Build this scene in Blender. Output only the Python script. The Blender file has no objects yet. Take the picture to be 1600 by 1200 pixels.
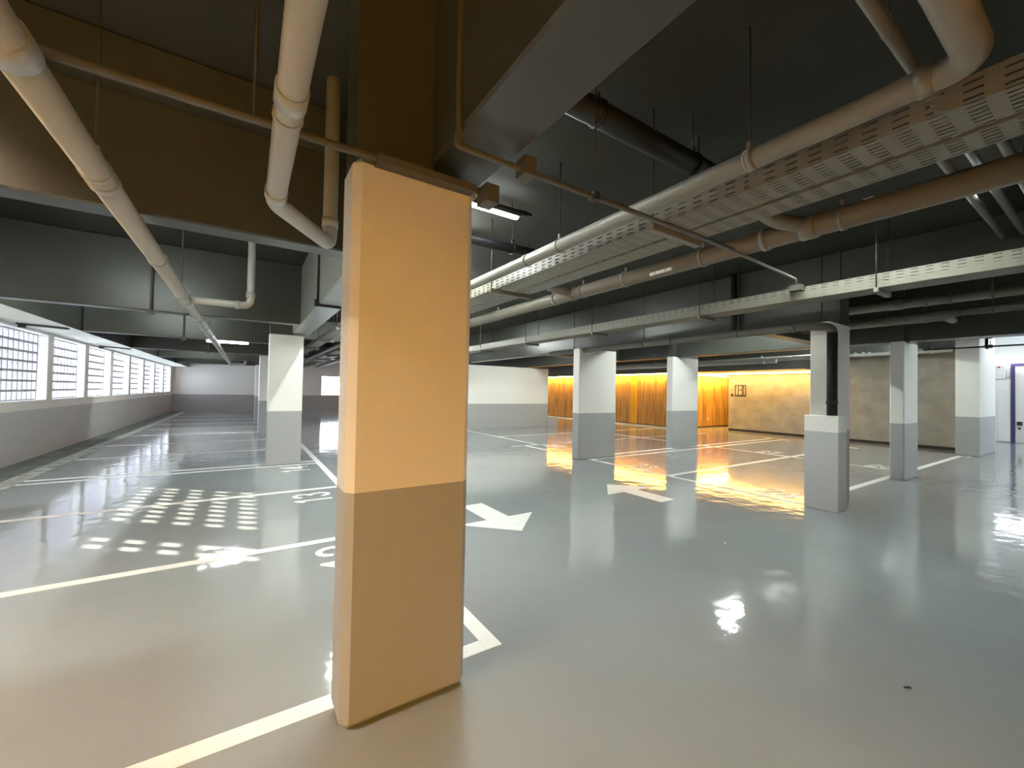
import bpy, math, random
from mathutils import Vector, Matrix
random.seed(7)
S = bpy.context.scene
C = S.collection
# ------------------------------------------------------------------ camera
yaw, pit, rol = 0.577226, 0.0182826, 0.0183901
fw = Vector((math.sin(yaw)*math.cos(pit), math.cos(yaw)*math.cos(pit), math.sin(pit)))
rt = Vector((math.cos(yaw), -math.sin(yaw), 0)); up = rt.cross(fw)
r2 = math.cos(rol)*rt + math.sin(rol)*up
u2 = -math.sin(rol)*rt + math.cos(rol)*up
cd = bpy.data.cameras.new('camera'); cam = bpy.data.objects.new('camera', cd); C.objects.link(cam)
cd.sensor_fit = 'HORIZONTAL'; cd.sensor_width = 36.0; cd.lens = 637.9*36/1600; cd.clip_start = 0.02
m = Matrix((r2, u2, -fw)).transposed().to_4x4(); m.translation = (0, 0, 1.5)
cam.matrix_world = m; S.camera = cam
# ------------------------------------------------------------------ world, sun, exposure
W = bpy.data.worlds.new('daylight'); S.world = W; W.use_nodes = True
bg = W.node_tree.nodes['Background']; bg.inputs[0].default_value = (0.80, 0.90, 1.0, 1); bg.inputs[1].default_value = 4.6
sd = bpy.data.lights.new('sun', 'SUN'); so = bpy.data.objects.new('sun', sd); C.objects.link(so)
sd.energy = 6.0; sd.angle = math.radians(0.5); sd.color = (1.0, 0.93, 0.72)
so.rotation_euler = Vector((1.56, -1.33, -1.0)).to_track_quat('-Z', 'Y').to_euler(); so.location = (-9, 6, 7)
S.view_settings.view_transform = 'Standard'; S.view_settings.look = 'None'
S.view_settings.gamma = 1; S.view_settings.use_curve_mapping = False; S.view_settings.exposure = 2.2
S.cycles.use_denoising = True
S.cycles.max_bounces = 8; S.cycles.diffuse_bounces = 5; S.cycles.sample_clamp_indirect = 6

# ------------------------------------------------------------------ materials
def mat(name, col, rough=0.55, spec=0.4, noise=0.0, nscale=3.0, metal=0.0, col2=None, bump=0.0, bscale=30.0, stretch=None):
    M = bpy.data.materials.new(name); M.use_nodes = True
    n = M.node_tree.nodes; L = M.node_tree.links; b = n['Principled BSDF']
    b.inputs['Roughness'].default_value = rough; b.inputs['Specular IOR Level'].default_value = spec; b.inputs['Metallic'].default_value = metal
    geo = n.new('ShaderNodeNewGeometry'); vec = geo.outputs['Position']
    if stretch:
        mp = n.new('ShaderNodeMapping'); mp.inputs['Scale'].default_value = stretch; L.new(vec, mp.inputs[0]); vec = mp.outputs[0]
    if noise or col2:
        t = n.new('ShaderNodeTexNoise'); t.inputs['Scale'].default_value = nscale; t.inputs['Detail'].default_value = 6; L.new(vec, t.inputs['Vector'])
        r = n.new('ShaderNodeValToRGB'); L.new(t.outputs['Fac'], r.inputs[0])
        c2 = col2 or tuple(min(1, c*(1+noise)) for c in col); c1 = col if col2 else tuple(c*(1-noise) for c in col)
        r.color_ramp.elements[0].color = (*c1, 1); r.color_ramp.elements[1].color = (*c2, 1)
        r.color_ramp.elements[0].position = 0.3; r.color_ramp.elements[1].position = 0.7
        L.new(r.outputs[0], b.inputs['Base Color'])
    else: b.inputs['Base Color'].default_value = (*col, 1)
    if bump:
        t2 = n.new('ShaderNodeTexNoise'); t2.inputs['Scale'].default_value = bscale; L.new(vec, t2.inputs['Vector'])
        bp = n.new('ShaderNodeBump'); bp.inputs['Strength'].default_value = bump; bp.inputs['Distance'].default_value = 0.01
        L.new(t2.outputs['Fac'], bp.inputs['Height']); L.new(bp.outputs[0], b.inputs['Normal'])
    return M
def emit(name, col, s):
    M = bpy.data.materials.new(name); M.use_nodes = True; n = M.node_tree.nodes; n.remove(n['Principled BSDF'])
    e = n.new('ShaderNodeEmission'); e.inputs[0].default_value = (*col, 1); e.inputs[1].default_value = s
    M.node_tree.links.new(e.outputs[0], n['Material Output'].inputs[0]); return M
def two_tone(name, lo, hi, z=1.04, rough=0.5):
    M = mat(name, hi, rough, 0.35, bump=0.06, bscale=14); n = M.node_tree.nodes; L = M.node_tree.links
    g = n.new('ShaderNodeNewGeometry'); s = n.new('ShaderNodeSeparateXYZ'); L.new(g.outputs['Position'], s.inputs[0])
    k = n.new('ShaderNodeMath'); k.operation = 'GREATER_THAN'; k.inputs[1].default_value = z; L.new(s.outputs[2], k.inputs[0])
    x = n.new('ShaderNodeMix'); x.data_type = 'RGBA'; x.inputs[6].default_value = (*lo, 1); x.inputs[7].default_value = (*hi, 1)
    L.new(k.outputs[0], x.inputs[0]); L.new(x.outputs[2], n['Principled BSDF'].inputs['Base Color']); return M
WHITE = (0.80, 0.79, 0.765); GREY = (0.385, 0.39, 0.395)
M_col = two_tone('column_paint', GREY, WHITE)
M_wall = two_tone('wall_paint', GREY, WHITE, 1.0)
M_sill = two_tone('sill_wall_paint', (0.52, 0.53, 0.55), (0.80, 0.80, 0.78), 0.97)
M_white = mat('white_paint', (0.80, 0.80, 0.77), 0.55, 0.3)
M_dark = mat('dark_ceiling_paint', (0.046, 0.045, 0.036), 0.7, 0.2, noise=0.10, nscale=1.3)
M_beam = mat('dark_beam_paint', (0.056, 0.058, 0.049), 0.30, 0.45, noise=0.12, nscale=1.7, bump=0.05, bscale=6)
M_edge = mat('edge_beam_paint', (0.66, 0.67, 0.62), 0.7, 0.25, noise=0.06, nscale=2)
M_pipe = mat('taupe_pipe_paint', (0.215, 0.20, 0.17), 0.42, 0.45)
M_pipe_l = mat('light_pipe_paint', (0.40, 0.40, 0.365), 0.38, 0.5)
M_black = mat('black_paint', (0.018, 0.018, 0.018), 0.5, 0.4)
M_rod = mat('dark_steel_rod', (0.06, 0.058, 0.052), 0.5, 0.4, metal=0.3)
M_con = mat('conduit_paint', (0.10, 0.095, 0.08), 0.5, 0.4)
M_line = mat('white_line_paint', (0.80, 0.80, 0.79), 0.35, 0.5, noise=0.05, nscale=8)
M_conc = mat('bare_concrete', (0.36, 0.345, 0.30), 0.7, 0.3, noise=0.16, nscale=2.6, bump=0.1, bscale=9)
M_steel = mat('brushed_steel', (0.55, 0.55, 0.56), 0.35, 0.5, metal=0.8)
M_gut = mat('rough_gutter_concrete', (0.17, 0.175, 0.165), 0.85, 0.2, noise=0.25, nscale=4, bump=0.2, bscale=12)
M_chalk = mat('chalky_edge', (0.20, 0.205, 0.195), 0.8, 0.2, col2=(0.62, 0.62, 0.57), nscale=2.2, stretch=(2.0, 3.0, 1))
M_grille = mat('white_block_grille', (0.42, 0.41, 0.45), 0.6, 0.3)
M_tube = emit('white_tube_light', (0.90, 0.93, 1.0), 10.0)
M_tube2 = emit('added_white_fill_light', (0.90, 1.0, 0.93), 54.0)  # emission of the added, unseen fill lamps
M_tubew = emit('added_warm_fill_light', (1.0, 0.74, 0.50), 300.0)  # emission of the added warm lamp outside the frame
M_led = emit('warm_strip_light', (1.0, 0.56, 0.15), 8.0)
M_led3 = emit('warm_strip_light_return', (1.0, 0.55, 0.12), 15.0)
M_led2 = emit('warm_strip_light_dim', (1.0, 0.55, 0.12), 12.0)
M_tube3 = emit('strong_white_tube_light', (0.92, 1.0, 0.92), 105.0)  # shared by bay lamps and added unseen lamps
M_ledb = emit('amber_strip_light', (1.0, 0.52, 0.055), 13.2)
M_red = mat('red_lamp', (0.6, 0.05, 0.05), 0.4)
M_base = mat('dark_skirting', (0.03, 0.027, 0.02), 0.5)
# glossy epoxy floor
M_floor = mat('grey_epoxy_floor', (0.302, 0.322, 0.338), 0.1, 1.0, noise=0.05, nscale=0.8)
n = M_floor.node_tree.nodes; L = M_floor.node_tree.links; b = n['Principled BSDF']
g = n.new('ShaderNodeNewGeometry')
t1 = n.new('ShaderNodeTexNoise'); t1.inputs['Scale'].default_value = 4.5; t1.inputs['Detail'].default_value = 2.5; L.new(g.outputs['Position'], t1.inputs['Vector'])
bp = n.new('ShaderNodeBump'); bp.inputs['Strength'].default_value = 0.20; bp.inputs['Distance'].default_value = 0.02
L.new(t1.outputs['Fac'], bp.inputs['Height']); L.new(bp.outputs[0], b.inputs['Normal'])
t3 = n.new('ShaderNodeTexNoise'); t3.inputs['Scale'].default_value = 2.5; t3.inputs['Detail'].default_value = 4; L.new(g.outputs['Position'], t3.inputs['Vector'])
mr = n.new('ShaderNodeMapRange'); mr.inputs[3].default_value = 0.04; mr.inputs[4].default_value = 0.11; L.new(t3.outputs['Fac'], mr.inputs[0]); L.new(mr.outputs[0], b.inputs['Roughness'])
# vertical wood boards
def wood(name):
    M = mat(name, (0.5, 0.27, 0.07), 0.5, 0.3); n = M.node_tree.nodes; L = M.node_tree.links; b = n['Principled BSDF']
    g = n.new('ShaderNodeNewGeometry'); mp = n.new('ShaderNodeMapping'); mp.inputs['Scale'].default_value = (9, 9, 0.5); L.new(g.outputs['Position'], mp.inputs[0])
    t = n.new('ShaderNodeTexNoise'); t.inputs['Scale'].default_value = 1.4; t.inputs['Detail'].default_value = 7; L.new(mp.outputs[0], t.inputs['Vector'])
    r = n.new('ShaderNodeValToRGB'); L.new(t.outputs['Fac'], r.inputs[0]); e = r.color_ramp.elements
    e[0].position = 0.34; e[0].color = (0.27, 0.15, 0.05, 1); e[1].position = 0.60; e[1].color = (0.60, 0.35, 0.11, 1)
    L.new(r.outputs[0], b.inputs['Base Color'])
    w = n.new('ShaderNodeTexWave'); w.wave_type = 'BANDS'; w.bands_direction = 'DIAGONAL'; w.inputs['Scale'].default_value = 1.0
    m2 = n.new('ShaderNodeMapping'); m2.inputs['Scale'].default_value = (3.2, 3.2, 0.0); L.new(g.outputs['Position'], m2.inputs[0]); L.new(m2.outputs[0], w.inputs[0])
    bp = n.new('ShaderNodeBump'); bp.inputs['Strength'].default_value = 0.35; bp.inputs['Distance'].default_value = 0.02; L.new(w.outputs['Fac'], bp.inputs['Height']); L.new(bp.outputs[0], b.inputs['Normal'])
    return M
M_wood = wood('warm_wood_boards')
M_woodp = mat('plain_wood_post', (0.80, 0.46, 0.04), 0.5, 0.3)
# perforated tray: slots cut right through the sheet
def perf(name, col, along=9.0, across=26.0, vertical=False):
    M = mat(name, col, 0.5, 0.4); n = M.node_tree.nodes; L = M.node_tree.links; b = n['Principled BSDF']
    tc = n.new('ShaderNodeNewGeometry'); s = n.new('ShaderNodeSeparateXYZ'); L.new(tc.outputs['Position'], s.inputs[0])
    def cell(sock, k, duty):
        a = n.new('ShaderNodeMath'); a.operation = 'MULTIPLY'; a.inputs[1].default_value = k; L.new(sock, a.inputs[0])
        f = n.new('ShaderNodeMath'); f.operation = 'FRACT'; L.new(a.outputs[0], f.inputs[0])
        l = n.new('ShaderNodeMath'); l.operation = 'LESS_THAN'; l.inputs[1].default_value = duty; L.new(f.outputs[0], l.inputs[0]); return l.outputs[0]
    p = n.new('ShaderNodeMath'); p.operation = 'MULTIPLY'
    L.new(cell(s.outputs[1], along, 0.52), p.inputs[0]); L.new(cell(s.outputs[2 if vertical else 0], across, 0.30), p.inputs[1])
    tr = n.new('ShaderNodeBsdfTransparent'); mx = n.new('ShaderNodeMixShader')
    L.new(p.outputs[0], mx.inputs[0]); L.new(b.outputs[0], mx.inputs[1]); L.new(tr.outputs[0], mx.inputs[2]); L.new(mx.outputs[0], n['Material Output'].inputs[0])
    return M
TR = (0.20, 0.19, 0.155)
M_tray = mat('tray_sheet', TR, 0.5, 0.4); M_perfb = perf('tray_slotted_base', TR); M_perfs = perf('tray_slotted_side', TR, 9.0, 30.0, True)

# ------------------------------------------------------------------ mesh helpers
class MB:
    def __init__(s): s.v = []; s.f = []; s.m = []; s.sm = []
    def face(s, idx, mi=0, sm=False): s.f.append(idx); s.m.append(mi); s.sm.append(sm)
    def box(s, x0, x1, y0, y1, z0, z1, mi=0, sides=None):
        k = len(s.v); s.v += [(x, y, z) for z in (z0, z1) for y in (y0, y1) for x in (x0, x1)]
        q = [(0, 2, 3, 1), (4, 5, 7, 6), (0, 1, 5, 4), (2, 6, 7, 3), (0, 4, 6, 2), (1, 3, 7, 5)]   # bottom top -y +y -x +x
        for i, a in enumerate(q): s.face([k+j for j in a], sides[i] if sides else mi)
        return s
    def prism(s, poly, z0, z1, mi=0):
        k = len(s.v); N = len(poly); s.v += [(x, y, z0) for x, y in poly] + [(x, y, z1) for x, y in poly]
        ar = sum(poly[i][0]*poly[(i+1) % N][1]-poly[(i+1) % N][0]*poly[i][1] for i in range(N))
        o = list(range(N)) if ar > 0 else list(range(N))[::-1]
        s.face([k+i for i in o[::-1]], mi); s.face([k+N+i for i in o], mi)
        for a in range(N):
            i, j = o[a], o[(a+1) % N]; s.face([k+i, k+j, k+N+j, k+N+i], mi)
        return s
    def tube(s, pts, r, seg=14, bend=0.0, mi=0, cap=True):
        P = [Vector(p) for p in pts]
        if bend and len(P) > 2:
            Q = [P[0]]
            for i in range(1, len(P)-1):
                a = (P[i-1]-P[i]).normalized(); c = (P[i+1]-P[i]).normalized()
                A = P[i]+a*bend; B = P[i]+c*bend
                for t in range(7):
                    u = t/6; Q.append(A*(1-u)**2 + P[i]*2*u*(1-u) + B*u*u)
            Q.append(P[-1]); P = Q
        T = []
        for i in range(len(P)):
            d = (P[min(i+1, len(P)-1)]-P[max(i-1, 0)]).normalized(); T.append(d)
        nrm = T[0].orthogonal().normalized(); k = len(s.v)
        for i, p in enumerate(P):
            nrm = (nrm - T[i]*nrm.dot(T[i])).normalized(); bi = T[i].cross(nrm)
            for j in range(seg):
                a = 2*math.pi*j/seg; s.v.append(tuple(p + (nrm*math.cos(a)+bi*math.sin(a))*r))
        for i in range(len(P)-1):
            for j in range(seg):
                j2 = (j+1) % seg; s.face([k+i*seg+j, k+i*seg+j2, k+(i+1)*seg+j2, k+(i+1)*seg+j], mi, True)
        if cap:
            s.face([k+j for j in range(seg)][::-1], mi); s.face([k+(len(P)-1)*seg+j for j in range(seg)], mi)
        return s
    def rect(s, x0, x1, y0, y1, z, mi=0): return s.box(x0, x1, y0, y1, 0.0002, z, mi)
    def build(s, name, mats, parent=None, bevel=0, seg=1):
        xs, ys, zs = zip(*s.v); o0 = Vector(((min(xs)+max(xs))/2, (min(ys)+max(ys))/2, min(zs)))
        me = bpy.data.meshes.new(name); me.from_pydata([tuple(Vector(v)-o0) for v in s.v], [], s.f)
        for mm in (mats if isinstance(mats, (list, tuple)) else [mats]): me.materials.append(mm)
        me.polygons.foreach_set('material_index', s.m); me.polygons.foreach_set('use_smooth', s.sm); me.update()
        o = bpy.data.objects.new(name, me); C.objects.link(o)
        if parent is not None:
            w0 = Vector(); q = parent
            while q is not None: w0 += q.location; q = q.parent
            o.parent = parent; o.location = o0-w0
        else: o.location = o0
        if bevel:
            bv = o.modifiers.new('bevel', 'BEVEL'); bv.width = bevel; bv.segments = seg; bv.limit_method = 'ANGLE'
        return o
def tag(o, label, cat, group=None):
    o['label'] = label; o['category'] = cat
    if group: o['group'] = group
    return o
def thing(name, label, cat, loc, group=None):
    o = bpy.data.objects.new(name, None); C.objects.link(o); o.location = loc; o.empty_display_size = 0.2
    return tag(o, label, cat, group)
def struct(o): o['kind'] = 'structure'; return o
def sbox(name, mats, *a, **k): return struct(MB().box(*a, **k).build(name, mats))
def text_strokes(mb, st, w):
    for i, ((ax, ay), (bx, by)) in enumerate(st):
        d = Vector((bx-ax, by-ay)); d.normalize(); p = Vector((-d.y, d.x))*w/2; e = d*w*0.35
        a = Vector((ax, ay))-e; b_ = Vector((bx, by))+e
        mb.prism([tuple(a+p), tuple(a-p), tuple(b_-p), tuple(b_+p)], 0.0002+0.00001*i, 0.0022+0.0002*i)
def arc(cx, cy, rx, ry, a0, a1, k=8):
    pts = [(cx+rx*math.cos(math.radians(a0+(a1-a0)*i/k)), cy+ry*math.sin(math.radians(a0+(a1-a0)*i/k))) for i in range(k+1)]
    return list(zip(pts[:-1], pts[1:]))
GL = {'1': [((.22, 0), (.22, 1)), ((.22, 1), (.05, .82))],
      '2': arc(.25, .74, .22, .26, 170, -30) + [((.44, .61), (.04, .02)), ((.04, 0), (.48, 0))],
      '3': arc(.24, .75, .20, .24, 160, -75) + arc(.24, .26, .23, .27, 80, -160),
      '4': [((.38, 0), (.38, 1)), ((.38, 1), (.02, .30)), ((.02, .28), (.50, .28))],
      '5': [((.42, 1), (.10, 1)), ((.10, 1), (.06, .56))] + arc(.24, .31, .23, .31, 125, -150),
      '6': arc(.25, .29, .22, .29, 0, 360, 12) + [((.05, .38), (.30, 1))],
      '7': [((.03, 1), (.47, 1)), ((.47, 1), (.18, 0))]}
def number(txt, x, y, upx, label, h=0.42):
    mb = MB(); st = []
    for i, ch in enumerate(txt):
        for a, b_ in GL[ch]:
            q = []
            for (px, py) in (a, b_):
                tx = (i*0.62+px-0.56)*h; ty = (py-0.5)*h
                q.append((x-ty, y+tx) if upx < 0 else (x+ty, y-tx))
            st.append(tuple(q))
    text_strokes(mb, st, 0.055)
    return tag(mb.build('bay_number', M_line), label, 'floor number')

# ================================================================== SETTING
ZC = 3.55; ZB = 2.56
struct(MB().box(-3.5, 24, -7, 30, -0.15, 0).build('floor', M_floor))
struct(MB().box(-3.8, 16.6, -7, 30, ZC, ZC+0.2).build('ceiling', M_dark))
sbox('ceiling_lobby', M_white, 16.6, 24, -7, 30, 4.25, 4.4)
# window wall: sill wall, piers, lintel
pier = [(-7, -4.15)]
PY = [(12.5+2.37*k) for k in range(-7, 8)]
wl = MB().box(-3.75, -3.5, -7, 30, 0, 1.15)
for y in PY[3:]: wl.box(-3.75, -3.5, y, y+0.30, 1.15, 2.5)
wl.box(-3.75, -3.5, -7, 3.02, 1.15, 2.5); wl.box(-3.75, -3.5, PY[-1]+0.3, 30, 1.15, 2.5)
wl.box(-3.75, -3.5, -7, 30, 2.5, ZC)
struct(wl.build('wall_left', M_sill))
for k in range(3, len(PY)-1):
    y0 = PY[k]+0.30; y1 = PY[k+1]; gb = MB()
    nc = 10; nr = 7
    for i in range(nc+1):
        y = y0+(y1-y0)*i/nc; gb.box(-3.745, -3.655, max(y0, y-0.014), min(y1, y+0.014), 1.15, 2.5)
    for i in range(nr+1):
        z = 1.15+1.35*i/nr; gb.box(-3.747, -3.653, y0, y1, max(1.15, z-0.02), min(2.5, z+0.02))
    struct(gb.build('window_%d' % (k-2), M_grille))
# slabs and walls added out of view outside, shaping the sun patches
struct(MB().prism([(-3.76, 10.25), (-3.76, 19.55), (-6.6, 20.25), (-6.6, 12.7)], 3.0, 3.05).build('sun_blocker_1', M_conc))
struct(MB().prism([(-3.76, 19.95), (-3.76, 30), (-6.6, 30), (-6.6, 20.65)], 3.0, 3.05).build('sun_blocker_2', M_conc))
sbox('sun_blocker_3', M_conc, -5.45, -5.3, -7, 8.75, 0, 4.8); sbox('sun_blocker_4', M_conc, -5.45, -5.3, 8.75, 11.8, 0, 2.62)  # walls added out of view, stop part of the sun
eb = MB().box(-3.5, -2.78, -7, 29.7, 2.55, ZC, 1, (0, 1, 1, 1, 1, 1)); struct(eb.build('trim_4', [M_edge, M_beam]))   # edge beam over the windows: pale soffit, dark face
sbox('trim_5', M_gut, -3.5, -3.02, -7, 29.7, 0.0002, 0.012)         # gutter strip
sbox('trim_6', M_chalk, -3.02, -2.78, -7, 29.7, 0.0002, 0.010)
# far wall with a block window
fwb = MB().box(-3.75, 4.2, 29.7, 29.95, 0, ZC).box(7.2, 24, 29.7, 29.95, 0, ZC).box(4.2, 7.2, 29.7, 29.95, 0, 1.02).box(4.2, 7.2, 29.7, 29.95, 2.3, ZC)
struct(fwb.build('wall_far', M_wall))
gb = MB()
for i in range(16): gb.box(4.2+3*i/15-0.022, 4.2+3*i/15+0.022, 29.72, 29.8, 1.02, 2.3)
for i in range(7): gb.box(4.2, 7.2, 29.715, 29.805, 1.02+1.28*i/6-0.022, 1.02+1.28*i/6+0.022)
struct(gb.build('window_12', M_grille))
tb = MB()
for z in (1.30, 1.55, 1.80, 2.05): tb.box(-3.4, 4.1, 29.66, 29.699, z, z+0.12)
struct(tb.build('trim_7', M_white))
sbox('wall_back', M_dark, -3.75, 24, -7.2, -7, 0, ZC)
sbox('wall_light_stop', M_dark, 1.7, 1.85, -6.99, -1.2, 0, ZC)  # added behind the viewer, keeps the amber light off the right side
sbox('wall_right', M_white, 23.0, 23.25, -7, 30, 0, 4.25)
sbox('wall_lobby', M_white, 17.65, 23.0, 4.4, 4.6, 0, 4.25)
sbox('wall_concrete', M_conc, 17.45, 17.65, 2.76, 9.66, 0.09, 3.2)
sbox('baseboard_right', M_base, 17.47, 17.64, 2.77, 9.66, 0.0, 0.09)
sbox('wall_lift', M_conc, 17.65, 20.6, 9.46, 9.66, 0, 3.2)
wm = MB().box(3.9, 10.99, 14.0, 14.25, 0, 2.5).box(10.99, 11.55, 13.98, 14.27, 0, 0.42)
struct(wm.build('wall_middle', M_wall))
# bulkheads over the cladding: dark face, soffit above the light strips
sbox('trim_8', M_beam, 15.25, 20.6, 6.0, 29.7, 2.42, ZC)
sbox('trim_9', M_beam, 16.95, 17.45, 2.3, 6.0, 2.92, ZC)

# ================================================================== COLUMNS
def column(label, x0, x1, y0, y1, top=2.55, stub=True, bevel=0.012, seg=1, sx=None, s0=None):
    t = thing('concrete_column', label, 'column', ((x0+x1)/2, (y0+y1)/2, 0), 'two-tone painted columns')
    MB().box(x0, x1, y0, y1, 0, top).build('shaft', M_col, t, bevel, seg)
    if stub:
        o = MB().box(s0 or x0+.01, sx or x1-.01, y0+.01, y1-.01, top+0.001, ZC).build('column_head', M_beam, t); o['label'] = 'dark painted column head'
    return t
column('nearest column, broad warm-lit face standing in the foreground', 0.375, 0.975, 1.88, 2.13, 2.545, bevel=0.035, seg=1, sx=0.745)
column('white and grey column standing left of the nearest column at bay 14', 0.35, 0.94, 9.03, 9.27, 2.52, sx=0.745)
column('far column just behind the bay 14 column', 0.36, 0.94, 16.0, 16.3, sx=0.745)
column('farthest column at the end of the left bays row', 0.36, 0.94, 23.2, 23.5, sx=0.745)
column('white and grey column right of the white wall, in front of wood cladding', 6.24, 7.42, 6.83, 7.04, 2.50, s0=7.27)
column('white and grey column left of the B1 sign, before the cladding', 9.95, 11.15, 7.08, 7.28, 2.555)
column('column with a black drain pipe and boxed base', 6.58, 7.285, 2.27, 2.50, 2.53, s0=6.95)
column('slim column standing before the bare concrete wall', 10.08, 10.92, 2.34, 2.54, 2.555)
column('tall white and grey pier at the end of the bare concrete wall', 16.3, 18.45, 2.3, 2.75, 3.5, stub=False)
o = MB().box(6.46, 6.575, 2.13, 2.52, 0, 1.255).box(6.575, 6.74, 2.13, 2.268, 0, 1.255).build('pipe_guard_box', two_tone('casing_paint', (0.52, 0.52, 0.54), WHITE), bevel=0.006)
tag(o, 'two-tone boxed casing around the foot of the drain pipe', 'pipe casing')

# ================================================================== BEAMS
def beam(label, *a, m=None):
    return tag(MB().box(*a).build('concrete_beam', m or M_beam, bevel=0.012), label, 'beam')
beam('long girder over the left column row, passing above the nearest column', 0.74, 1.05, 2.0, 29.6, ZB, ZC-.001, m=mat('pale_green_grey', (0.30, 0.315, 0.28), 0.35, 0.45, noise=0.1, nscale=1.5))  # paler colour than the girder end over the viewer
beam('girder end passing over the viewer, right of the nearest column head', 0.74, 1.05, -6.9, 1.999, 2.615, ZC-.001)
for i, (y, lb) in enumerate(((3.36, 'nearest cross beam on the left, deep brown face behind the pipes'), (7.70, 'second cross beam on the left, ending at the bay 14 column'),
        (11.55, 'third cross beam on the left, with a tube light behind it'), (15.8, 'fourth cross beam on the left'), (20.0, 'fifth cross beam on the left'), (24.4, 'farthest cross beam on the left'))):
    beam(lb, -2.779, 0.749, y, y+0.20, ZB, ZC-.001)
beam('shallow ledge along the top of the nearest left cross beam', -2.779, 0.749, 3.24, 3.359, 3.27, ZC-.001)
beam('long girder behind the cable trays over the middle column row', 6.95, 7.26, 2.492, 29.6, ZB, ZC-.001)
beam('shallow beam above the third tray at upper right', 6.95, 7.26, -6.9, 2.278, 2.95, ZC-.001)
beam('girder over the column left of the B1 sign', 10.15, 10.5, -6.9, 29.6, 2.555, ZC-.001)
beam('cross beam above the white wall in the middle distance', 1.051, 6.949, 13.6, 13.9, 2.95, ZC-.001)
beam('distant cross beam over the driveway', 1.051, 6.949, 22.0, 22.3, 2.95, ZC-.001)
beam('cross beam between the middle and right column rows, far', 7.261, 10.149, 9.2, 9.45, 2.56, ZC-.001)
beam('cross beam right of the column with the drain pipe', 7.261, 10.149, 3.6, 3.85, 2.62, ZC-.001)
beam('cross beam reaching the bare concrete wall', 10.501, 16.9, 3.4, 3.65, 2.95, ZC-.001)
beam('dark beam end in front of the white lobby', 15.7, 16.2, -6.9, 2.2, 3.18, ZC-.001)

# ================================================================== PIPES
def pipe(name, label, cat, pts, r, m, bend=0.0, couplings=(), hangers=(), top=ZC, cr=1.12):
    """couplings/hangers: points on the run with the run direction ('y' or 'x')"""
    lo = min(p[2] for p in pts)
    t = thing(name, label, cat, (pts[0][0], pts[0][1], lo-r))
    MB().tube(pts, r, 18, bend).build('pipe_run', m, t)
    ax = {'x': Vector((1, 0, 0)), 'y': Vector((0, 1, 0)), 'z': Vector((0, 0, 1))}
    for p, d, ln in couplings:
        p = Vector(p); MB().tube([p-ax[d]*ln/2, p+ax[d]*ln/2], r*cr, 18).build('coupling', m, t)
    for p, d in hangers:
        p = Vector(p)
        MB().tube([p-ax[d]*.012, p+ax[d]*.012], r*1.10, 18).box(p.x-.012, p.x+.012, p.y-.012, p.y+.012, p.z+r, p.z+r+.05).build('clamp', m, t)
        MB().tube([(p.x, p.y, p.z+r+.04), (p.x, p.y, top)], 0.006, 6).build('hanger_rod', M_rod, bpy.context.scene.collection.objects[-1])
    return t
XL, ZL = -0.585, 2.45
t = pipe('drain_pipe', 'long light drain pipe running along the left bays below the beams', 'pipe', [(XL, -3, ZL), (XL, 21.8, ZL)], 0.055, M_pipe_l,
     couplings=[((XL, 1.72, ZL), 'y', .10), ((XL, 2.64, ZL), 'y', .05), ((XL, 4.05, ZL), 'y', .05), ((XL, 5.85, ZL), 'y', .16), ((XL, 7.2, ZL), 'y', .05), ((XL, 8.3, ZL), 'y', .12), ((XL, 10, ZL), 'y', .05)],
     hangers=[((XL, 2.52, ZL), 'y'), ((XL, 5.4, ZL), 'y'), ((XL, 9.2, ZL), 'y'), ((XL, 13.2, ZL), 'y')])
MB().tube([(XL+.04, 5.72, ZL), (0.02, 5.72, ZL), (0.02, 5.72, ZC)], 0.04, 14, 0.09).build('branch_pipe', M_pipe_l, t)
MB().tube([(0.02, 5.72, ZL+.10), (0.02, 5.72, ZL+.16)], 0.047, 14).build('coupling', M_pipe_l, t)
MB().tube([(-.08, 5.72, ZL), (-.13, 5.72, ZL)], 0.047, 14).build('coupling', M_pipe_l, t)
MB().tube([(XL+.04, 21.2, ZL), (-0.05, 21.2, ZL), (-0.05, 21.2, ZC)], 0.05, 12, 0.12).build('branch_pipe', M_pipe_l, t)
t = pipe('drain_pipe', 'beige drain pipe dropping beside the nearest column on its left', 'pipe', [(0.10, -2.5, ZL), (0.10, 2.42, ZL), (0.44, 2.92, ZL), (0.44, 2.92, ZC)], 0.045, M_pipe_l, 0.07,
     couplings=[((0.10, 1.50, ZL), 'y', .09), ((0.10, 2.30, ZL), 'y', .07), ((.44, 2.92, ZL+.14), 'z', .06)], hangers=[((0.10, 1.62, ZL), 'y')])
X1, Z1 = 2.30, 2.80
t = pipe('drain_pipe', 'beige pipe above the near cable trays with a large elbow', 'pipe', [(X1-1.2, 0.33, Z1), (X1, 0.33, Z1), (X1, 21, Z1)], 0.055, M_pipe, 0.10,
     couplings=[((X1, 0.47, Z1), 'y', .05), ((X1, 1.15, Z1), 'y', .03), ((X1, 3.3, Z1), 'y', .05), ((X1, 6.2, Z1), 'y', .05)],
     hangers=[((X1, 1.17, Z1), 'y'), ((X1, 2.80, Z1), 'y'), ((X1, 5.2, Z1), 'y'), ((X1, 8.0, Z1), 'y')])
X2, Z2 = 3.45, 2.75
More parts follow.
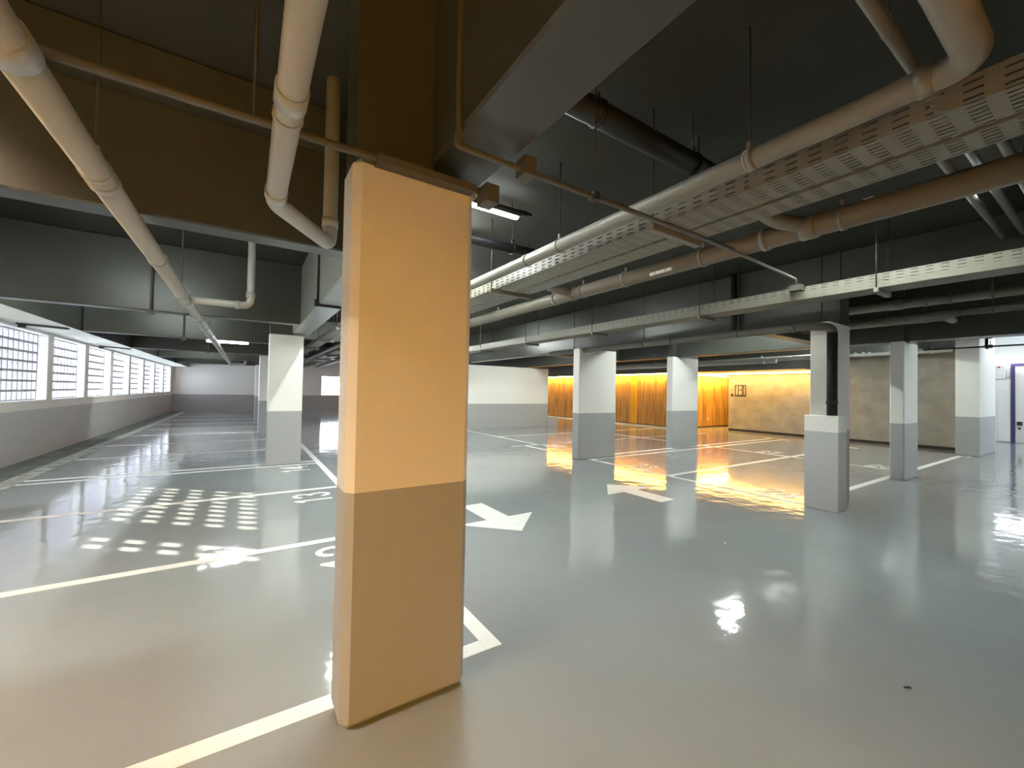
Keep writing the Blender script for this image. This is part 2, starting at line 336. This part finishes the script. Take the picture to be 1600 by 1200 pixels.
t = pipe('drain_pipe', 'thick taupe pipe on hooked hangers beyond the near trays', 'pipe', [(X2, -3, Z2), (X2, 26, Z2)], 0.078, M_pipe,
     couplings=[((X2, 1.32, Z2), 'y', .10), ((X2, 1.62, Z2), 'y', .04), ((X2, 3.9, Z2), 'y', .04), ((X2, 4.25, Z2), 'y', .05)],
     hangers=[((X2, 1.12, Z2), 'y'), ((X2, 2.15, Z2), 'y'), ((X2, 3.05, Z2), 'y'), ((X2, 3.72, Z2), 'y'), ((X2, 5.75, Z2), 'y')])
for y in (1.46, 4.02): MB().tube([(X2, y-.14, Z2), (X2-.22, y+.02, Z2+.06), (X2-.42, y+.02, Z2+.12), (X2-.42, y+.02, 3.1)], 0.055, 14, .08).build('branch_pipe', M_pipe, t)
lb = MB()
for a, b_ in ((2.62, 2.68), (2.50, 2.61), (2.43, 2.49)): lb.box(X2-.079, X2-.055, a, b_, Z2-.062, Z2-.034)
lb.build('pipe_dashes', M_white, t)['label'] = 'white dashes on the pipe'  # three white dashes set on the side of the pipe
# X-direction dark pipes near the slab
pipe('water_pipe', 'thick black pipe crossing under the slab right of the near girder', 'pipe', [(1.06, 1.79, 3.2), (3.25, 1.79, 3.2)], 0.075, M_black, hangers=[((1.75, 1.79, 3.2), 'x'), ((2.72, 1.79, 3.2), 'x')])
pipe('water_pipe', 'black pipe crossing below the white tube light', 'pipe', [(1.06, 4.12, 3.2), (3.25, 4.05, 3.2)], 0.06, M_black, hangers=[((2.62, 4.07, 3.2), 'x')])
pipe('conduit_pipe', 'thin pipe at the upper right behind the large elbow', 'pipe', [(1.06, .66, 3.3), (6.94, .66, 3.3)], 0.03, M_pipe, hangers=[((2.6, .66, 3.3), 'x')])
pipe('conduit_pipe', 'left of two thin pipes crossing at the right edge', 'pipe', [(3.9, .80, 3.30), (6.94, .80, 3.30)], 0.03, M_pipe, hangers=[((5.9, .80, 3.30), 'x')])
pipe('conduit_pipe', 'right of two thin pipes crossing at the right edge', 'pipe', [(3.9, .50, 3.28), (6.94, .50, 3.28)], 0.03, M_pipe, hangers=[((5.2, .50, 3.28), 'x')])
# conduit along the column top on the left
t = thing('conduit_pipe', 'brown conduit crossing the top of the nearest column', 'conduit', (-1.0, 1.80, 2.49))
MB().tube([(-2.78, 1.84, 2.52), (0.42, 1.845, 2.525), (0.98, 1.845, 2.525)], 0.016, 10).build('pipe_run', M_con, t)
MB().box(0.46, 0.94, 1.81, 1.875, 2.50, 2.535).build('cover_rail', M_con, t)
MB().box(0.985, 1.06, 1.78, 1.88, 2.46, 2.55).build('junction_box', M_con, t)
for x in (-1.05, 0.0): MB().tube([(x, 1.84, 2.53), (x, 1.84, ZC)], 0.006, 6).build('hanger_rod', M_rod, t)
t = thing('conduit_pipe', 'brown conduit strapped around the near girder and running right', 'conduit', (1.0, 1.58, 2.53))
MB().tube([(0.733, 1.58, ZC), (0.733, 1.58, 2.545), (1.06, 1.58, 2.545), (2.9, 1.58, 2.545)], 0.014, 10, .01).build('pipe_run', M_con, t)
MB().box(1.055, 1.12, 1.54, 1.62, 2.515, 2.60).build('junction_box', M_con, t)
MB().tube([(1.53, 1.58, 2.535), (1.53, 1.58, ZC)], 0.005, 6).box(1.51, 1.55, 1.555, 1.605, 2.525, 2.565).build('hanger_rod', M_rod, t)
# elbow drain at the boxed column
X4, Z4 = 6.40, 2.46
t = pipe('drain_pipe', 'black drain pipe bending down into the boxed base', 'pipe', [(X4, 8.05, Z4), (X4, 2.42, Z4), (6.50, 2.215, Z4-.03), (6.50, 2.215, 1.26)], 0.058, M_con, 0.08,
     couplings=[((X4, 2.62, Z4), 'y', .04), ((X4, 4.6, Z4), 'y', .05), ], hangers=[((X4, 3.4, Z4), 'y'), ((X4, 5.2, Z4), 'y'), ((X4, 7.2, Z4), 'y')])
MB().tube([(6.50, 2.215, 2.36), (6.50, 2.215, 1.262)], 0.0595, 18).build('downpipe', M_black, t)
MB().tube([(6.50, 2.215, 1.41), (6.50, 2.215, 1.45)], 0.066, 18).build('coupling', M_black, t)
tag(MB().tube([(6.86, 3.72, 2.57), (6.86, 3.72, ZC-.001)], 0.05, 12).build('downpipe', M_black), 'vertical black pipe on the girder face behind the trays', 'pipe')
# right side clutter
pipe('drain_pipe', 'taupe pipe ending in an elbow, right of the boxed column', 'pipe', [(9.0, 3.55, 2.77), (9.0, 1.62, 2.77), (9.45, 1.62, 2.77)], 0.055, M_pipe, .08, couplings=[((9.0, 1.85, 2.77), 'y', .05)], hangers=[((9, 2.3, 2.77), 'y')])
pipe('drain_pipe', 'upper taupe pipe with couplings, right of the boxed column', 'pipe', [(8.6, 3.55, 2.98), (8.6, -2, 2.98)], 0.07, M_pipe, couplings=[((8.6, 2.1, 2.98), 'y', .16), ((8.6, 1.75, 2.98), 'y', .05), ((8.6, 1.5, 2.98), 'y', .05)], hangers=[((8.6, 1.1, 2.98), 'y')])
pipe('drain_pipe', 'lowest dark pipe below the right tray', 'pipe', [(7.9, 2.2, 2.66), (7.9, -2, 2.66)], 0.05, M_con, couplings=[((7.9, 1.3, 2.66), 'y', .06)], hangers=[((7.9, 1.0, 2.66), 'y')])
pipe('drain_pipe', 'dark pipe close above the right tray', 'pipe', [(9.6, 3.5, 2.92), (9.6, -2, 2.92)], 0.06, M_con, hangers=[((9.6, 1.4, 2.92), 'y')])
pipe('drain_pipe', 'pale pipe lit from above in front of the wood cladding', 'pipe', [(11.9, 12.6, 2.45), (11.9, 5.3, 2.45)], 0.06, M_pipe_l, couplings=[((11.9, 5.6, 2.45), 'y', .08), ((11.9, 9, 2.45), 'y', .06)], hangers=[((11.9, 7.0, 2.45), 'y'), ((11.9, 10, 2.45), 'y')])
pipe('drain_pipe', 'second pale pipe behind the first, over the parking bays', 'pipe', [(13.0, 14, 2.6), (13.0, 4.2, 2.6)], 0.07, M_pipe_l, hangers=[((13, 6.2, 2.6), 'y'), ((13, 10, 2.6), 'y')])
pipe('conduit_pipe', 'dark pipe above the white wall in the middle distance', 'pipe', [(3.6, 13.4, 2.52), (6.9, 13.4, 2.52)], 0.05, M_con, hangers=[((5, 13.4, 2.52), 'x')])
for z, lb in ((3.12, 'upper of two black conduits crossing the white pier'), (2.88, 'lower of two black conduits crossing the white pier')):
    t = thing('conduit_pipe', lb, 'conduit', (15.95, 2.0, z-.03))
    MB().tube([(15.95, 3.3, z), (15.95, -1.5, z)], 0.022, 8).build('pipe_run', M_black, t)
    MB().box(15.91, 15.99, 2.03, 2.11, z-.04, z+.04).tube([(15.95, 2.07, z+.04), (15.95, 2.07, z+.16)], 0.006, 6).build('hanger_rod', M_black, t)
# vertical conduit drops on the left beams
def drop(label, x, y, top=ZC):
    t = thing('conduit_drop', label, 'conduit', (x, y, 2.5))
    MB().tube([(x, y, 2.56), (x, y, top-.001)], 0.016, 8).build('pipe_run', M_con, t)
    MB().box(x-.04, x+.04, y-.03, y+.03, 2.50, 2.56).build('junction_box', M_con, t)
drop('conduit drop on the second left cross beam', -1.16, 7.66)
drop('conduit drop on the third left cross beam', -1.18, 11.5)
drop('conduit drop on the fourth left cross beam', -1.0, 15.75)
t = thing('conduit_drop', 'black conduit drop wrapping under the girder left of the nearest column', 'conduit', (0.73, 5.6, 2.52))
MB().tube([(0.724, 5.6, 2.57), (0.724, 5.6, ZC-.001)], 0.013, 8).build('pipe_run', M_black, t)
MB().box(0.69, 0.737, 5.57, 5.63, 2.52, 2.60).box(0.737, 1.06, 5.58, 5.62, 2.52, 2.552).build('junction_box', M_black, t)
for a, b_, y, y2, lb in ((-3.40, -2.84, 10.75, 11.05, 'dark flat bar under the soffit above the nearest windows'), (-3.40, -2.84, 15.5, 16.05, 'thin dark conduit under the soffit above the farther windows')):
    t = thing('soffit_conduit', lb, 'conduit', ((a+b_)/2, y, 2.49)); w = 0.05 if y < 12 else 0.02
    MB().prism([(a, y-w), (a, y+w), (b_, y2+w), (b_, y2-w)], 2.515, 2.549).build('rail', M_con, t)
    MB().box(a+.02, a+.10, y-.04, y+.04, 2.47, 2.514).build('junction_box', M_black, t)

# ================================================================== CABLE TRAYS
def tray(label, x0, x1, y0, y1, z, h, bars, rods=True, bx=(-.05, .05), group=None, side_perf=True):
    t = thing('cable_tray', label, 'cable tray', ((x0+x1)/2, y0, z))
    MB().box(x0, x1, y0, y1, z, z+.003).build('base_sheet', M_perfb, t)
    MB().box(x0, x0+.003, y0, y1, z+.003, z+h).box(x1-.003, x1, y0, y1, z+.003, z+h).build('side_wall', M_perfs, t)
    MB().box(x0, x0+.02, y0, y1, z+h, z+h+.004).box(x1-.02, x1, y0, y1, z+h, z+h+.004).build('flange', M_tray, t)
    return t
def bracket(label, x0, x1, y, z, group, m=None):
    t = thing('tray_bracket', label, 'bracket', ((x0+x1)/2, y, z-.05), group)
    MB().box(x0, x1, y-.02, y+.02, z-.045, z-.001).box(x0, x1, y-.02, y+.035, z-.048, z-.045).build('bar', m or M_tray, t, 0.003)
    for x in (x0+.015, x1-.015): MB().tube([(x, y, z-.04), (x, y, ZC)], 0.006, 6).build('hanger_rod', M_rod, t)
    return t
ZT = 2.72
tray('left tray of the near perforated pair under the beige pipe', 2.46, 2.715, -3, 27, ZT, .11, ())
tray('right tray of the near perforated pair under the beige pipe', 2.755, 2.955, -3, 27, ZT, .08, ())
LB = ['bracket bar under the near tray pair, close by', 'bracket bar under the near tray pair, beside the nearest column', 'far bracket bar under the near tray pair']
for i, y in enumerate((1.90, 4.20, 6.6, 9.0, 11.4, 13.8, 16.2, 18.6, 21, 23.4)):
    bracket(LB[i] if i < 2 else LB[2], 2.40, 2.985, y, ZT, 'near tray brackets')
tray('third perforated tray running above the column heads', 5.72, 6.06, -3, 20, 2.70, .15, ())
for i, y in enumerate((1.55, 3.62, 5.9, 8.2, 10.5, 13)): bracket(('bracket under the third tray near the boxed column', 'bracket under the third tray left of the boxed column', 'bracket under the third tray above the column in front of the cladding')[i] if i < 3 else 'far bracket under the third tray', 5.69, 6.12, y, 2.70, 'third tray brackets')
tray('far tray seen between the girder and the nearest column', 1.45, 1.70, 6.2, 27, 2.66, .08, ())
for y in (8.3, 10.7, 13.1, 15.5, 17.9, 20.3): bracket('bracket under the far tray behind the nearest column', 1.40, 1.76, y, 2.66, 'far tray brackets')
t = thing('cable_trunking', 'pale green trunking along the top of the bare concrete wall', 'trunking', (16.85, 6, 2.86))
MB().box(16.80, 16.92, 2.9, 5.9, 2.86, 2.95).build('channel', M_edge, t)
for y in (5.1, 4.9, 4.75, 3.3): MB().box(16.78, 16.94, y-.02, y+.02, 2.84, 2.99).build('bracket', M_edge, t)
t = thing('conduit_pipe', 'thin conduit leading from the near tray to a box on the third tray', 'conduit', (4.4, 2.0, 2.80))
MB().tube([(2.70, 1.73, 2.645), (3.62, 1.77, 2.645), (5.62, 2.29, 2.945), (5.66, 2.30, 2.88)], 0.012, 8, .02).build('pipe_run', M_pipe, t)
MB().box(5.63, 5.715, 2.24, 2.38, 2.81, 2.88).build('junction_box', M_con, t)

# ================================================================== LAMPS
def tube_light(label, x0, x1, y, z, m=M_tube, axis='x', rods=True, skirt=None):
    if skirt is None: skirt = m not in (M_tube, M_tubew, M_tube3)
    t = thing('tube_light', label, 'ceiling light', ((x0+x1)/2, y, z) if axis == 'x' else (y, (x0+x1)/2, z))
    def bx(a0, a1, w, z0, z1): return (a0, a1, y-w, y+w, z0, z1) if axis == 'x' else (y-w, y+w, a0, a1, z0, z1)
    MB().box(*bx(x0, x1, .03, z+.03, z+.07)).box(*bx((x0+x1)/2-.04, (x0+x1)/2+.04, .02, z+.07, ZC if z < 3.6 else 4.25)).build('housing', M_white if axis == 'y' else M_con, t)
    MB().box(*bx(x0+.03, x1-.03, .025, z, z+.029)).build('diffuser', m, t, .008, 2)
    if skirt:  # side shields added to keep direct light off the ceiling
        hb = MB()
        for sg_ in (-1, 1):
            ya, yb = sorted((y+sg_*.035, y+sg_*.040))
            hb.box(*((x0, x1, ya, yb) if axis == 'x' else (ya, yb, x0, x1)), z-.025, z+.07)
        hb.build('side_shield', M_con, t)
    if rods:
        for a in (x0+.1, x1-.1):
            p = (a, y) if axis == 'x' else (y, a); MB().tube([(p[0], p[1], z+.06), (p[0], p[1], ZC)], .005, 6).build('hanger_rod', M_rod, t)
    return t
tube_light('white tube light near the top of the nearest column, right side', 1.2, 2.47, 3.70, 3.38)
MB().tube([(2.45, 3.70, 3.47), (2.56, 3.70, 3.47)], .03, 8).box(1.06, 2.62, 3.685, 3.715, 3.455, 3.485).build('light_rail', M_black, bpy.data.objects['tube_light'])
tube_light('white tube light behind the third left cross beam', -0.83, 0.05, 11.85, 2.525)
for i, (y, lb) in enumerate(((3.70, 'added fill light tucked behind the nearest left cross beam'), (8.05, 'added fill light tucked behind the second left cross beam'), (16.2, 'added fill light tucked behind the fourth left cross beam'), (20.4, 'added fill light tucked behind the fifth left cross beam'))):
    tube_light(lb, -2.3, -0.85, y+0.02, 3.40, M_tube2 if y < 18 else M_tube, rods=False, skirt=False)  # lamps added out of sight to brighten the left bays
tube_light('added fill light running beside the near girder, right of the nearest column', 2.3, 3.55, 1.45, 3.42, M_tube2, 'y', False)  # added behind the girder line, lifts the floor by the column
tube_light('added fill light beside the near girder, behind the nearest column', 6.1, 8.2, 1.45, 3.42, M_tube2, 'y', False)  # added out of sight, brightens the driveway
tube_light('added warm fill light at the far left of the nearest bay', 0.75, 2.1, -2.3, 3.40, M_tubew, 'y', False, True)  # lamp added outside the frame to warm the left floor
tube_light('added fill light hidden above the thick taupe pipe', 0.6, 2.4, 5.3, 3.38, M_tube2, 'y', False, True)  # added lamp, covered by the pipe, lights the right floor
tube_light('tube light over the bays beside the drain pipe column', 8.2, 9.5, 4.95, 3.35, M_tube3)
tube_light('tube light over the second row of bays', 13.3, 14.5, 4.75, 3.35, M_tube3)
tube_light('added fill light over the right lane, beside the viewer', 9.5, 11.5, -1.5, 3.38, M_tube2, skirt=False)  # added outside the frame for the column fronts on the right
tube_light('added fill light over the right lane, farther from the viewer', 13.0, 15.0, -0.9, 3.38, M_tube2, skirt=False)  # another added lamp outside the frame, same purpose
tube_light('added fill light over the driveway, hidden behind the nearest column', 2.45, 3.75, 7.9, 3.30, M_tube3)  # lamp added in the cover of the column, lights the right side
tube_light('short added fill light just beyond the nearest column', 1.5, 2.3, 4.7, 3.30, M_tube3)  # added, unseen; brightens the left-facing column sides
tube_light('second added fill light over the driveway, hidden behind the nearest column', 4.0, 5.3, 11.8, 3.30, M_tube3)  # also added in the cover of the column
tube_light('added fill light beyond the middle columns', 8.2, 9.5, 10.6, 3.35, M_tube3)  # added behind the girder to brighten the white wall
tube_light('added fill light over the far driveway', 3.6, 4.9, 17.0, 3.35, M_tube)  # added for general brightness down the driveway
tube_light('added fill light over the driveway by the white wall', 3.8, 5.1, 10.5, 3.35, M_tube)  # added hidden lamp, general brightness
tube_light('bright tube light above the white lobby door', 1.2, 2.87, 22.85, 2.93, M_tube, 'y', False)
tube_light('tube light in the white lobby', 19.0, 20.4, 0.6, 4.1, M_tube, rods=False)
def strip(label, m, *a):
    t = thing('light_strip', label, 'light strip', ((a[0]+a[1])/2, (a[2]+a[3])/2, a[4]))
    MB().box(*a).build('diffuser', m, t)
    return t
strip('warm light strip along the top of the concrete wall by the B1 sign', M_led, 16.96, 17.20, 6.1, 10.58, 2.385, 2.419)
strip('warm light strip along the top of the long wood cladding', M_led2, 15.27, 15.45, 11.2, 28, 2.385, 2.419)
strip('warm light strip in the recess above the wood return', M_led3, 15.7, 19.8, 10.66, 10.90, 2.385, 2.419)

# ================================================================== CLADDING, SIGN, DOOR
t = thing('wood_cladding', 'long wall of warm vertical wood boards behind the columns', 'cladding', (15.6, 20, 0))
MB().box(15.55, 15.65, 11.1, 28, 0.10, 2.40).build('board_panel', M_wood, t)
MB().box(15.47, 15.549, 13.00, 13.32, 0.10, 2.40).build('post', M_woodp, t)['label'] = 'plain brighter wood post'
MB().box(15.50, 15.66, 11.12, 28, 0.0, 0.06).build('plinth', M_line, t)['label'] = 'pale plinth'
MB().box(15.57, 15.66, 11.12, 28, 0.06, 0.10).build('shadow_gap', M_base, t)
t = thing('wood_cladding', 'wood board return beside the bare concrete wall', 'cladding', (18, 11.15, 0))
MB().box(15.66, 20.6, 11.05, 11.15, 0.05, 2.40).build('board_panel', M_wood, t)
MB().box(15.66, 20.6, 11.07, 11.15, 0.0, 0.05).build('shadow_gap', M_base, t)
MB().box(18.2, 18.26, 11.035, 11.049, 0.33, 0.42).build('socket', M_white, t)['label'] = 'small pale wall socket'
t = thing('level_sign', 'square outlined B1 sign on the concrete wall', 'sign', (17.44, 9.15, 1.45))
sg = MB(); XS = 17.435; y1, y0 = 9.38, 8.93; z0, z1 = 1.47, 1.95; w = .024
for a in ((y0, y1, z1-w, z1), (y0, y0+w, z0, z1), (y1-w, y1, z0, z1)): sg.box(XS, 17.449, a[0], a[1], a[2], a[3])
sg.build('frame', M_black, t)
MB().box(XS, 17.449, y0, y1, z0, z0+.05).build('base_bar', M_black, t)
lt = MB()
def bar(ya, za, yb, zb, w=.022):
    lt.tube([(17.444, ya, za), (17.444, yb, zb)], w/2, 6)
yl = y1-.135
bar(yl, z0+.05, yl, z1-w)
bt = [(yl, 1.735), (yl-.10, 1.735)]
for (a, b_) in arc(0, 0, 1, 1, 90, -90, 8): bar(yl-.10-.07*a[0], 1.84+.10*a[1], yl-.10-.07*b_[0], 1.84+.10*b_[1])
for (a, b_) in arc(0, 0, 1, 1, 90, -90, 8): bar(yl-.10-.08*a[0], 1.63+.105*a[1], yl-.10-.08*b_[0], 1.63+.105*b_[1])
bar(yl, 1.735, yl-.10, 1.735); bar(y0+.10, 1.53, y0+.10, 1.92); bar(y0+.10, 1.92, y0+.14, 1.88)
lt.build('letter', M_black, t)
tag(MB().box(17.425, 17.449, 9.46, 9.55, 1.47, 1.57).build('call_plate', M_black, bevel=.004), 'small black square plate left of the B1 sign', 'plate')
struct(MB().box(22.93, 22.999, 2.40, 2.50, 0, 2.83).box(22.93, 22.999, 1.3, 2.40, 2.74, 2.83).build('door_frame', mat('dark_violet_frame', (0.05, 0.035, 0.11), 0.4)))
d = thing('door_1', 'white lobby door with a black handle at the right edge', 'door', (22.96, 1.85, 0)); d['kind'] = 'structure'
MB().box(22.95, 22.999, 1.3, 2.399, 0.01, 2.739).build('leaf', mat('door_paint', (0.66, 0.66, 0.6), 0.4), d)
MB().box(22.90, 22.949, 2.24, 2.36, .62, .76).box(22.92, 22.949, 2.28, 2.33, .48, .56).build('door_handle', M_black, d)
t = thing('alarm_box', 'white alarm box with a red lamp left of the lobby door', 'alarm box', (22.9, 2.7, 2.2))
MB().box(22.84, 22.999, 2.62, 2.86, 2.28, 2.78).build('case', M_white, t, .01); MB().tube([(22.83, 2.76, 2.70), (22.845, 2.76, 2.70)], .035, 10).build('red_lamp', M_red, t)
tag(MB().box(22.90, 22.999, 2.52, 2.60, 2.32, 2.68).build('junction_box', mat('pale_grey_plastic', (.6, .6, .58), .5), bevel=.008), 'pale grey box between the alarm box and the lobby door', 'box')
tag(MB().box(22.95, 22.999, 2.505, 2.80, 0.02, 1.88).build('access_panel', mat('panel_paint', (.72, .73, .70), .4), bevel=.006), 'tall pale panel left of the lobby door', 'panel')

# ================================================================== WARM LIGHT BEHIND THE CAMERA
t = thing('wood_cladding', 'wood boards with a warm strip behind the viewer', 'cladding', (-0.8, -4.2, 0))
MB().box(-3.0, 1.6, -4.25, -4.15, 0.05, 2.4).build('board_panel', M_wood, t)
strip('amber light strip above the boards behind the viewer', M_ledb, -2.9, 1.5, -3.75, -3.45, 2.50, 2.54)

# ================================================================== FLOOR MARKINGS
def line(label, x0, x1, y0, y1, tick=None, grp=None, z=0.0020):
    mb = MB().rect(x0, x1, y0, y1, z)
    if tick: mb.rect(*tick, 0.0019)
    return tag(mb.build('floor_line', M_line), label, 'floor line', grp)
line('long white line along the front of the left bays', 1.21, 1.31, 2.07, 28.5)
LY = [(2.12, 'white bay line meeting the nearest column at the bottom left'), (4.38, 'white bay line between bays 12 and 13'), (6.68, 'white bay line between bays 13 and 14'),
      (8.94, 'nearer of the double white lines at the bay 14 column'), (9.23, 'farther of the double white lines at the bay 14 column'), (11.4, 'first white bay line beyond the bay 14 column'),
      (13.6, 'second white bay line beyond the bay 14 column'), (16.0, 'third white bay line beyond the bay 14 column'), (18.15, 'fourth white bay line beyond the bay 14 column'),
      (20.3, 'fifth white bay line beyond the bay 14 column'), (22.7, 'sixth white bay line beyond the bay 14 column'), (25.3, 'seventh white bay line beyond the bay 14 column, farthest')]
for i, (y, lb) in enumerate(LY): line(lb, -2.78, 1.208, y-.05, y+.05)
for lb, y, lab in (('12', 3.93, 'white number twelve half hidden by the nearest column'), ('13', 6.18, 'white number thirteen painted left of the nearest column'), ('14', 8.48, 'white number fourteen at the foot of a white and grey column')): number(lb, 0.80, y, -1, lab)
line('front line of the right bays, nearer length', 6.50, 6.60, 2.56, 9.3)
line('front line of the right bays, set-back length by the white wall', 6.95, 7.05, 9.36, 13.8)
line('bay line from the boxed column to the concrete wall', 7.3, 16.05, 2.55, 2.66, (15.85, 16.05, 2.40, 2.55))
line('bay line crossing behind the boxed column', 6.602, 15.3, 4.69, 4.80, (15.15, 15.3, 4.55, 4.69))
line('nearer bay line starting at the column in front of the cladding', 6.602, 15.7, 6.70, 6.80, (15.55, 15.7, 6.55, 6.70))
line('farther bay line starting behind the column in front of the cladding', 7.5, 15.7, 7.06, 7.16, (15.55, 15.7, 7.16, 7.31))
line('bay line meeting the step in the right front line', 6.1, 15.3, 9.302, 9.36)
line('farthest bay line before the white wall', 7.052, 15.3, 11.5, 11.6)
line('cross line splitting the two rows of right bays', 11.35, 11.45, 2.662, 11.498, z=0.0032)
number('24', 6.95, 3.05, 1, 'white number painted in the bay left of the boxed column')
number('23', 6.95, 5.6, 1, 'white number painted in the bay before the cladding columns')
number('22', 7.25, 8.9, 1, 'white number painted behind the column in front of the cladding')
number('26', 11.75, 3.1, 1, 'white number painted on the floor before the bare concrete wall')
number('27', 11.75, 5.4, 1, 'white number painted in the second row below the B1 sign')
tag(MB().prism([(2.90, 0.675), (2.925, 0.65), (2.93, 0.66)], .0002, .006).build('scrap', M_black), 'tiny dark sliver lying on the bare floor at lower right', 'scrap')
tag(MB().prism([(4.09, 2.29), (4.115, 2.29), (4.11, 2.31)], .0002, .008).build('scrap', M_line), 'tiny white crumb lying on the floor before the boxed column', 'scrap')
AR = [(0, 1.16), (.5, .66), (.15, .66), (.15, 0), (-.15, 0), (-.15, .66), (-.5, .66)]
tag(MB().prism([(5.02+x, 3.63+y) for x, y in AR], .0002, .0022).build('floor_arrow', M_line), 'white floor arrow pointing away, in the middle of the driveway', 'floor arrow')
tag(MB().prism([(2.53-x, 4.80-y) for x, y in AR], .0002, .0022).build('floor_arrow', M_line), 'white floor arrow pointing nearer, just right of the nearest column', 'floor arrow')
